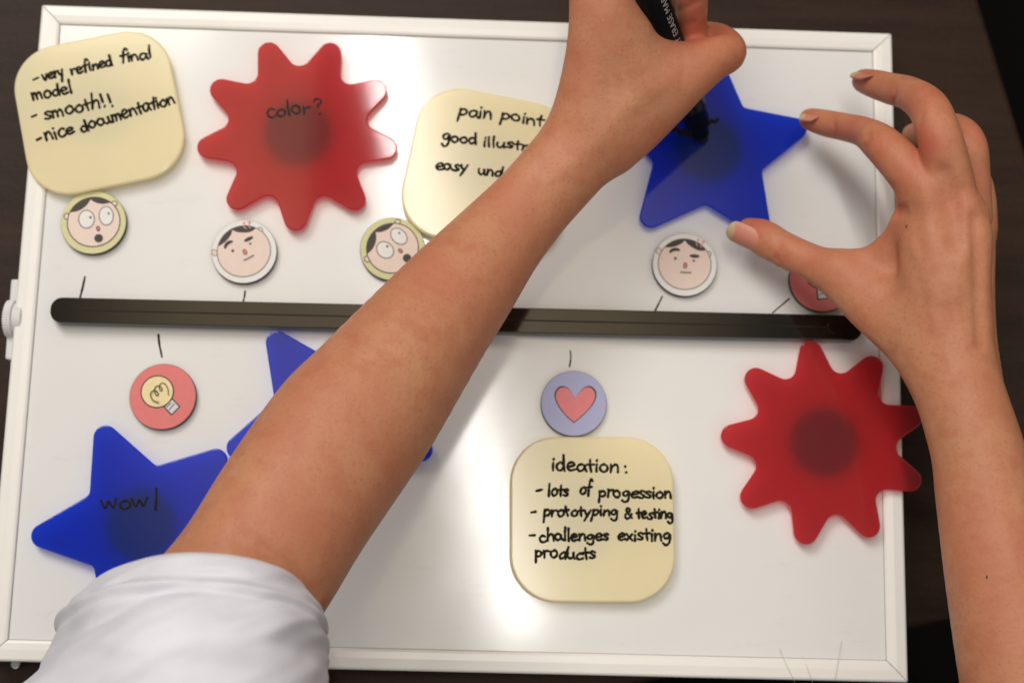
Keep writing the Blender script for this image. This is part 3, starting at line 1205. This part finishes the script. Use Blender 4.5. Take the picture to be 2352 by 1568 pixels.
def nail(parent_arm, origin, base, tip, wid, up, curve=0.8, free=0.75, lift=0.0006, drop=0.0):
    """curved nail plate from base to tip (world points), width wid, facing up"""
    base, tip, up = np.array(base, float), np.array(tip, float), np.array(up, float)
    d = tip - base
    L_ = np.linalg.norm(d)
    d /= L_
    up -= d * (up @ d)
    up /= np.linalg.norm(up)
    sd = np.cross(d, up)
    V, F, fr = [], [], []
    nu, nv = 18, 14
    for layer in (0, 1):
        for i in range(nu + 1):
            t = i / nu
            e = 1.0
            if t < .34:
                e = math.sqrt(max(0.0, 1 - ((.34 - t) / .345) ** 2)) * .999 + .001
            if t > .80:
                e = math.sqrt(max(0.0, 1 - ((t - .80) / .205) ** 2))
            for j in range(nv + 1):
                s = -1 + 2 * j / nv
                w = wid / 2 * (0.9 + .1 * math.sin(math.pi * t)) * e
                x = s * w
                hgt = -curve * x * x / wid - drop * t * t * L_ + lift - layer * .0005
                p = base + d * (t * L_) + sd * x + up * hgt
                V.append(p)
                fr.append(max(0.0, min(1.0, (t + .10 * s * s * -1 - free) / .05)))
    n1_ = (nu + 1) * (nv + 1)
    for layer in (0, 1):
        for i in range(nu):
            for j in range(nv):
                a = layer * n1_ + i * (nv + 1) + j
                q = (a, a + nv + 1, a + nv + 2, a + 1)
                F.append(q if layer == 0 else q[::-1])
    ob = link_mesh('fingernail', V, F, M['nail'], parent_arm, origin, smooth=True)
    at = ob.data.attributes.new('free', 'FLOAT', 'POINT')
    at.data.foreach_set('value', np.array(fr, np.float32))
    return ob


person = empty('person', (0.0, -0.62, 0.0), 'person in a white sleeve writing on a blue star tile and holding it still', 'person')
PO = np.array(person.location)
HV = 0.00095

# --- the writing arm (enters from the lower left)
fore = [(330, 1640, .128, 200, .9), (440, 1490, .122, 192, .9), (573, 1327, .113, 187, .9), (676, 1163, .104, 185, .9), (784, 1007, .095, 183, .9), (852, 923, .090, 172, .92), (990, 744, .080, 141, .92),
        (1067, 649, .075, 125, .9), (1142, 557, .071, 107, .86), (1214, 476, .069, 96, .84), (1273, 410, .068, 95, .82), (1325, 348, .069, 97, .80)]
back = [(1364, 278, .074, 101, .72), (1388, 170, .083, 97, .62), (1401, 70, .092, 96, .55), (1397, -40, .099, 90, .5), (1400, -140, .098, 84, .5)]
web = [(1440, 150, .085, 50, .6), (1492, 130, .083, 36, .6), (1540, 142, .079, 32, .7), (1590, 152, .073, 26, .8)]
thumb = [(1400, 312, .069, 78, .8), (1456, 266, .072, 84, .75), (1522, 212, .077, 76, .74), (1580, 172, .080, 62, .8), (1635, 138, .080, 50, .9), (1670, 119, .076, 45, .95), (1652, 92, .069, 37, .95), (1615, 80, .063, 31, .9)]
index = [(1440, -70, .101, 52, .9), (1500, -120, .106, 46, .95), (1572, -120, .104, 42, 1), (1588, -60, .097, 39, 1), (1588, 10, .087, 38, .95), (1588, 74, .074, 34, .9)]
rest = [[(1410, -120, .098, 50, .9), (1480, -190, .095, 45, .95), (1560, -170, .078, 42, .95), (1585, -80, .060, 36, .95), (1575, 0, .050, 32, .9)],
        [(1380, -130, .092, 48, .9), (1420, -200, .08, 44, .95), (1490, -150, .060, 40, .95), (1500, -60, .048, 36, .95), (1480, 20, .042, 32, .9)],
        [(1350, -110, .085, 42, .9), (1370, -160, .07, 38, .95), (1420, -110, .052, 36, .95), (1430, -30, .043, 32, .95), (1420, 30, .040, 28, .9)]]


def bounds(chains):
    q, m = [], 0
    for ch in chains:
        for p in ch:
            c = P(*p[:3])
            q.append(c)
            m = max(m, p[3] * depth(c) / FPX)
    q = np.array(q)
    return q.min(0) - m - .008, q.max(0) + m + .008


fa = Field(*bounds([fore, back, thumb, index] + rest), HV)
A1 = fa.chain(fa.blank(), fore + back)
A3 = fa.chain(fa.blank(), thumb)
fa.F = fa.smin(fa.smin(A1, A3, .011), fa.chain(fa.blank(), web), .010)
fi = fa.chain(fa.blank(), index)
for ch in rest:
    fi = fa.smin(fi, fa.chain(fa.blank(), ch), .0012)
fa.F = fa.smin(fa.F, fi, .006)
# wrist tendon, thumb tendons, knuckle folds
fa.dent([(1290, 400), (1370, 320), (1450, 240), (1540, 180)], 5.0, -0.72)
fa.dent([(1340, 280), (1362, 160), (1385, 40)], 4.5, -0.51)
fa.dent([(1420, 190), (1450, 120), (1462, 40)], 6.0, 0.72)
fa.dent([(1570, 275), (1588, 262), (1602, 256)], 1.2, 0.72)
fa.dent([(1668, 98), (1685, 108), (1697, 128)], 1.6, 0.43)
fa.dent([(1556, 58), (1592, 50), (1628, 48)], 1.3, 1.01)
fa.dent([(1552, 30), (1575, 18), (1600, 4)], 1.3, 0.87)
fa.dent([(560, 1240), (640, 1290), (720, 1370)], 4, 1.16)
fa.dent([(600, 1255), (680, 1330), (735, 1400)], 2.5, 0.72)
for k in range(7):
    u, w_ = 1460 + 12 * k, 370 - 14 * k
    fa.dent([(u - 8, w_ - 26), (u + 6, w_ - 8)], 1.0, 0.23)
flush_a = [(1592, 70, 9, .95), (1592, 20, 9, .75), (1655, 75, 9, .75), (1690, 115, 9, .35), (1540, 110, 8, .28), (1330, 150, 14, .25), (700, 870, 22, .22), (1000, 640, 16, .30), (1160, 440, 14, .34), (1290, 330, 14, .22), (820, 1180, 22, .2), (1180, 660, 12, .22)]
flush_a += [(1592, 50, 2, 1.0), (1575, 54, 2, 1.0), (1612, 48, 2, 1.0), (1590, 264, 2, .7), (1577, 270, 2, .6), (1600, 120, 16, .30), (1600, 200, 14, .22), (1500, 330, 12, .28), (1420, 30, 12, .2), (900, 1120, 16, .25), (640, 1010, 12, .3), (560, 1180, 14, .25)]
arm_a = skin_object('arm', fa, person, flush_a)
arm_a['label'] = 'arm with the marker in its hand'

# --- the steadying arm (enters from the lower right)
fore2 = [(2520, 2050, .088, 190, .9), (2440, 1820, .088, 178, .9), (2372, 1590, .087, 158, .9), (2310, 1340, .084, 134, .9), (2265, 1150, .081, 112, .9), (2246, 1040, .080, 105, .92), (2218, 945, .079, 101, .92)]
hand2 = [(2190, 845, .079, 98, .82), (2178, 740, .081, 100, .72), (2172, 640, .084, 101, .66), (2172, 550, .086, 104, .58), (2178, 490, .086, 92, .52)]
ulna = [(2232, 900, .070, 74, .9), (2243, 780, .062, 46, 1.1), (2246, 660, .058, 38, 1.2), (2250, 560, .056, 36, 1.1), (2254, 480, .054, 30, 1.1)]
thumb2 = [(2186, 868, .075, 66, .85), (2098, 776, .070, 72, .8), (2004, 690, .062, 70, .78), (1925, 634, .055, 52, .9), (1858, 600, .047, 42, .95), (1798, 572, .0415, 41, .92), (1752, 545, .0365, 41, .85), (1716, 529, .0325, 30, .8)]
idx2 = [(2150, 500, .085, 62, .8), (2125, 440, .087, 56, .85), (2072, 378, .084, 50, .92), (2024, 330, .076, 44, 1), (1985, 304, .064, 35, .95), (1940, 292, .051, 32, .95), (1900, 284, .042, 31, .95), (1868, 276, .037, 27, .97), (1859, 274, .035, 24.5, .97)]
mid2 = [(2195, 480, .087, 56, .85), (2174, 382, .094, 54, .92), (2154, 302, .097, 50, .95), (2132, 248, .090, 46, 1), (2090, 216, .077, 39, .95), (2046, 204, .063, 36, .95), (2012, 194, .054, 33, .95), (1990, 188, .048, 29, .97), (1983, 186, .046, 27, .97)]
ring2 = [(2235, 500, .075, 44, .9), (2230, 410, .080, 44, .95), (2220, 335, .082, 46, 1), (2196, 300, .070, 38, 1), (2158, 296, .050, 34, .95), (2122, 304, .034, 31, .9), (2096, 312, .024, 27, .9)]
lit2 = [(2254, 520, .058, 32, .95), (2256, 450, .060, 30, .95), (2240, 408, .054, 31, 1), (2204, 384, .040, 29, .95), (2165, 368, .027, 27, .9), (2138, 362, .020, 24, .9)]
web2 = [(1945, 634, .056, 52, .7), (2010, 612, .062, 50, .55), (2062, 570, .070, 50, .5), (2098, 520, .078, 48, .5), (2130, 470, .084, 46, .6)]
fb = Field(*bounds([fore2, hand2, ulna, thumb2, idx2, mid2, ring2, lit2]), HV)
B = fb.chain(fb.blank(), fore2 + hand2)
B = fb.smin(B, fb.chain(fb.blank(), ulna), .0045)
B = fb.smin(B, fb.chain(fb.blank(), thumb2), .010)
B = fb.smin(B, fb.chain(fb.blank(), web2), .007)
FG = fb.chain(fb.blank(), idx2)
for ch in (mid2, ring2, lit2):
    FG = fb.smin(FG, fb.chain(fb.blank(), ch), .0012)
fb.F = fb.smin(B, FG, .0045)
# knuckles, valleys and folds
for u, w_ in ((2100, 470), (2160, 520), (2235, 560)):
    fb.dent([(u - 6, w_ - 3), (u + 4, w_ + 2)], 1.6, .25)
for q in range(5):
    fb.dent([(2150 + 9 * q, 232 + 4 * q), (2158 + 9 * q, 250 + 4 * q)], 0.9, .30)
    fb.dent([(2006 + 9 * q, 300 + 5 * q), (1998 + 9 * q, 318 + 6 * q)], 0.9, .28)
    fb.dent([(2214 + 8 * q, 296 + 7 * q), (2226 + 8 * q, 306 + 7 * q)], 0.9, .28)
fb.dent([(2095, 560), (2130, 640), (2150, 760)], 2.2, -.5)
fb.dent([(2225, 560), (2190, 660), (2215, 800)], 2.0, -.45)
for q in range(4):
    fb.dent([(2120 + 14 * q, 905 + 12 * q), (2170 + 14 * q, 890 + 14 * q), (2215 + 8 * q, 905 + 14 * q)], 1.5, .18)
fb.dent([(2128, 438)], 6.5, -2.17)
fb.dent([(2218, 478)], 6.0, -2.17)
fb.dent([(2168, 400), (2182, 440), (2196, 490), (2200, 560)], 4.0, 2.46)
fb.dent([(2235, 500), (2245, 600), (2247, 700), (2250, 790)], 2.6, 1.45)
fb.dent([(2130, 470), (2140, 560), (2160, 680)], 4.0, -0.87)
fb.dent([(2212, 500), (2208, 580), (2200, 680)], 3.5, -0.87)
fb.dent([(1770, 603), (1784, 582), (1790, 560)], 1.2, 0.72)
fb.dent([(1792, 606), (1800, 590)], 1.0, 0.51)
fb.dent([(1808, 606), (1814, 592)], 1.0, 0.43)
fb.dent([(1917, 312), (1918, 295), (1914, 280)], 1.2, 0.72)
fb.dent([(1985, 340), (1996, 322), (1992, 300)], 1.3, 0.87)
fb.dent([(2053, 240), (2058, 222), (2056, 205)], 1.2, 0.87)
fb.dent([(2110, 285), (2118, 268)], 1.4, 0.72)
fb.dent([(2052, 468), (2060, 486), (2075, 484)], 2.2, 2.32)
fb.dent([(2040, 432), (2052, 426)], 1.2, 0.72)
flush_b = [(1690, 520, 9, .6), (1740, 515, 9, .55), (1800, 570, 7, .35), (1860, 282, 10, .42), (1915, 290, 8, .42), (1990, 310, 8, .3), (2060, 360, 9, .35), (1985, 194, 11, .45), (2050, 210, 10, .45), (2090, 235, 9, .55),
           (2060, 460, 8, .6), (2070, 420, 7, .35), (2130, 430, 8, .25), (2215, 470, 9, .35), (2090, 290, 12, .9), (2120, 330, 10, .9), (2150, 235, 9, .25), (2230, 310, 9, .3), (1960, 600, 14, .28), (2030, 540, 10, .34),
           (2200, 800, 20, .12), (2300, 1250, 26, .26), (2280, 1420, 22, .2), (1990, 720, 12, .2)]
flush_b += [(1778, 604, 2.2, .9), (1785, 588, 2.2, .95), (1790, 572, 2.0, .7), (1798, 600, 1.8, .7), (1811, 602, 1.8, .6), (1917, 305, 2, .8), (1917, 288, 2, .7), (1990, 330, 2.2, .9), (1994, 312, 2, .7), (2055, 238, 2, .9), (2057, 220, 2, .8), (2053, 470, 2.5, 1.0), (2045, 430, 2.2, .9), (2064, 486, 2.5, .8), (1950, 290, 12, .55), (2020, 330, 11, .5), (2080, 380, 11, .35), (2120, 225, 12, .5), (2150, 300, 10, .35), (1840, 590, 12, .42), (1900, 620, 10, .3), (2240, 300, 9, .45), (2250, 430, 8, .3), (2060, 520, 8, .4)]
arm_b = skin_object('arm', fb, person, flush_b)
arm_b['label'] = 'arm whose thumb and finger hold the star'

# nails of the steadying hand
def on(fld, u, w_, dz=0.0):
    p = fld.hit(u, w_)
    return p if p is not None else P(u, w_, .035)


nail(arm_b, PO, on(fb, 1743, 561), P(1668, 527, .0362), .0102, (-.24, -.66, .85), 0.85, .74, .0004, .03)
nail(arm_b, PO, on(fb, 1884, 267), P(1842, 262, .0385), .0080, (0.05, .62, .8), 0.6, .66, .0001, .02)
nail(arm_b, PO, on(fb, 2006, 175), P(1963, 165, .049), .0086, (0.05, .62, .8), 0.6, .66, .0001, .02)
# moles
for u, w_, r_ in ((2082, 520, .0005), (2268, 1325, .0007)):
    p = fb.hit(u, w_)
    if p is None:
        continue
    n_ = CAM - p
    n_ /= np.linalg.norm(n_)
    V, F = [], []
    for i in range(5):
        ph = math.pi / 2 * i / 4
        for k in range(12):
            a = 2 * math.pi * k / 12
            V.append(p + np.array([r_ * math.cos(ph) * math.cos(a), r_ * 1.3 * math.cos(ph) * math.sin(a), r_ * .5 * math.sin(ph) + .0001]))
    for i in range(4):
        for k in range(12):
            F.append((i * 12 + k, i * 12 + (k + 1) % 12, (i + 1) * 12 + (k + 1) % 12, (i + 1) * 12 + k))
    link_mesh('mole', V, F, M['mole'], arm_b, PO, smooth=True)

# --- white sleeve around the writing arm's elbow
def sleeve():
    # each ring: left, top, right, bottom in (u, v, z)
    rings = [
        [(186, 1384, .085), (500, 1268, .158), (724, 1428, .085), (470, 1440, .055)],
        [(142, 1432, .090), (492, 1325, .168), (730, 1474, .090), (455, 1480, .050)],
        [(104, 1500, .092), (478, 1395, .176), (734, 1524, .092), (440, 1540, .046)],
        [(66, 1568, .094), (460, 1490, .184), (739, 1582, .094), (420, 1600, .044)],
        [(-10, 1680, .098), (440, 1620, .194), (752, 1690, .098), (400, 1700, .042)],
        [(-80, 1830, .104), (420, 1780, .204), (790, 1830, .104), (380, 1840, .045)]]
    rows = []
    for rg in rings:
        rows.append([P(*q) for q in rg])
    rows = np.array(rows)
    # denser along the length
    K = 15
    dense = []
    for a in range(4):
        dense.append(np.array(smooth_line([rows[i, a] for i in range(len(rows))], K)))
    dense = np.stack(dense, 1)
    nT = 150
    V, F = [], []
    rg_ = np.random.default_rng(11)
    folds = [(rg_.uniform(-.2, 1.2), rg_.uniform(.5, 5.6), rg_.uniform(.10, .3), rg_.uniform(-1.1, 1.1), rg_.uniform(-.0022, .0026)) for _ in range(34)]
    nR = len(dense)
    for i in range(nR):
        l, t, r_, b = dense[i]
        s = i / (nR - 1)
        cen = (l + r_) / 2
        hx = (r_ - l) / 2
        for k in range(nT):
            th = 2 * math.pi * k / nT
            ct, st = math.cos(th), math.sin(th)
            e = .95
            cx = math.copysign(abs(ct) ** e, ct)
            sx = math.copysign(abs(st) ** e, st)
            vert = (t - cen) if st > 0 else (cen - b)
            p = cen + hx * cx + vert * sx
            nrm = hx * ct / np.linalg.norm(hx) + vert * st / np.linalg.norm(vert)
            nrm /= np.linalg.norm(nrm)
            d = 0.0
            for fs, ft, fw, fsl, fa_ in folds:
                dd = (s - fs) * 1.0 - fsl * .22 * math.sin(th - ft)
                an = ((th - ft + math.pi) % (2 * math.pi)) - math.pi
                d += fa_ * math.exp(-(dd / (fw * .32)) ** 2 - (an / 1.15) ** 2)
            # stitched hem a little behind the edge
            sm_ = i / K
            d += .0017 * math.exp(-((sm_ - 1.18) / .12) ** 2) - .0009 * math.exp(-((sm_ - 1.48) / .10) ** 2) - .0010 * math.exp(-((sm_ - .86) / .13) ** 2)
            if i < 3:
                d -= .0012 * (3 - i) / 3
            q_ = Vector((1.3 * ct + 0.6 * st, 1.3 * st, 6.0 * s + 1.6 * ct))
            d += .0038 * mnoise.noise(q_) * min(1.0, .25 + .5 * sm_)
            d += .0013 * mnoise.noise(Vector((3.6 * ct, 3.6 * st, 13.0 * s + 4.0 * ct + 5))) * min(1.0, .3 + .4 * sm_)
            V.append(p + nrm * d)
    for i in range(nR - 1):
        for k in range(nT):
            a, b = i * nT + k, i * nT + (k + 1) % nT
            F.append((a, b, b + nT, a + nT))
    ob = link_mesh('sleeve', V, F, M['cloth'], person, PO, smooth=True)
    so = ob.modifiers.new('thickness', 'SOLIDIFY')
    so.thickness = .0016
    so.offset = -1
    sb = ob.modifiers.new('soft', 'SUBSURF')
    sb.levels = sb.render_levels = 1
    return ob


sleeve()

# ------------------------------------------------------------------ dry erase marker
tipp, topp = P(1617, 322, ZTT + .0006), P(1489, -26, .106)
axm = topp - tipp
Lm = np.linalg.norm(axm)
axm /= Lm
mk = empty('marker', tipp, 'black dry erase marker held in the writing hand, tip on the blue star', 'marker')
side = np.cross(axm, np.array([0, 0, 1.0]))
side /= np.linalg.norm(side)
upv = np.cross(side, axm)


def lathe(prof, n=40):
    V, F = [], []
    for s, r_ in prof:
        for k in range(n):
            a = 2 * math.pi * k / n
            V.append(tipp + axm * s + (side * math.cos(a) + upv * math.sin(a)) * r_)
    for i in range(len(prof) - 1):
        for k in range(n):
            F.append((i * n + k, i * n + (k + 1) % n, (i + 1) * n + (k + 1) % n, (i + 1) * n + k))
    F.append(tuple(range(n))[::-1])
    F.append(tuple(range((len(prof) - 1) * n, len(prof) * n)))
    return V, F


LT = .128
RM = .0070
bd_ = link_mesh('barrel', *lathe([(.0125, .0040), (.0128, .0056), (.024, .0062), (.0245, .0068), (.0255, RM), (.118, RM), (.1185, .0064), (LT - .001, .0064), (LT, .0056)]), M['marker'], mk, tipp, smooth=False)
bd_.data.polygons.foreach_set('use_smooth', [len(p.vertices) == 4 for p in bd_.data.polygons])
link_mesh('nib_holder', *lathe([(.0040, .0030), (.0050, .0036), (.0124, .0043), (.0126, .0041)]), M['marker'], mk, tipp)
link_mesh('felt_tip', *lathe([(0, .0014), (.0006, .0022), (.0044, .0027), (.0046, .0025)]), M['felt'], mk, tipp)
# lettering along the barrel
tx = bpy.data.curves.new('lettering', 'FONT')
tx.body = 'DRY ERASE MARKER'
tx.size = .0043
tx.align_y = 'CENTER'
tx.space_character = 1.05
to = bpy.data.objects.new('lettering_source', tx)
COL.objects.link(to)
dg = bpy.context.evaluated_depsgraph_get()
tm = bpy.data.meshes.new_from_object(to.evaluated_get(dg))
bpy.data.objects.remove(to)
import bmesh
bm = bmesh.new()
bm.from_mesh(tm)
bmesh.ops.subdivide_edges(bm, edges=bm.edges[:], cuts=1)
tv = np.array([v.co[:] for v in bm.verts])
bm.verts.index_update()
tf = [[v.index for v in f.verts] for f in bm.faces]
bm.free()
# wrap round the barrel, on the side turned to the lens
vw = CAM - (tipp + axm * .07)
vw /= np.linalg.norm(vw)
vs = np.cross(axm, vw)
vs /= np.linalg.norm(vs)
vu = np.cross(vs, axm)
if float((P(1700, 100, .08) - P(1600, 100, .08)) @ vs) < 0:
    vs = -vs                                  # vs points to the right-hand side of the barrel
ANG0, S0 = R(39), .0625
V = []
for x, y, _ in tv:
    a = ANG0 - y / RM
    V.append(tipp + axm * (S0 + x) + (vu * math.cos(a) + vs * math.sin(a)) * (RM + .00008))
link_mesh('lettering', V, tf, M['print_white'], mk, tipp)

# ------------------------------------------------------------------ stray hairs on the lower rail
def hair(pts, label):
    W_ = np.array(smooth_line([P(u, w_, z) for u, w_, z in pts], 8))
    r_ = .00007
    V, F = [], []
    for i, p in enumerate(W_):
        t = W_[min(i + 1, len(W_) - 1)] - W_[max(i - 1, 0)]
        t /= np.linalg.norm(t)
        b = np.cross(t, [0, 0, 1])
        b /= np.linalg.norm(b)
        n_ = np.cross(b, t)
        for k in range(5):
            a = 2 * math.pi * k / 5
            V.append(p + (b * math.cos(a) + n_ * math.sin(a)) * r_)
    for i in range(len(W_) - 1):
        for k in range(5):
            F.append((i * 5 + k, i * 5 + (k + 1) % 5, (i + 1) * 5 + (k + 1) % 5, (i + 1) * 5 + k))
    o = link_mesh('stray_hair', V, F, M['hair'], None, W_[0], smooth=True)
    tag(o, label, 'hair', 'stray hairs on the lower frame rail')


z_ = ZF + .0006
hair([(1790, 1488, ZS + .0004), (1806, 1525, z_), (1826, 1566, z_)], 'fine hair on the lower frame rail, leftmost and leaning left at its top')
hair([(1844, 1506, ZS + .0004), (1855, 1535, z_), (1866, 1566, z_)], 'short fine hair on the lower frame rail between two longer ones')
hair([(1933, 1472, ZS + .0004), (1926, 1515, z_), (1918, 1562, z_)], 'fine hair on the lower frame rail leaning right, nearest the corner')
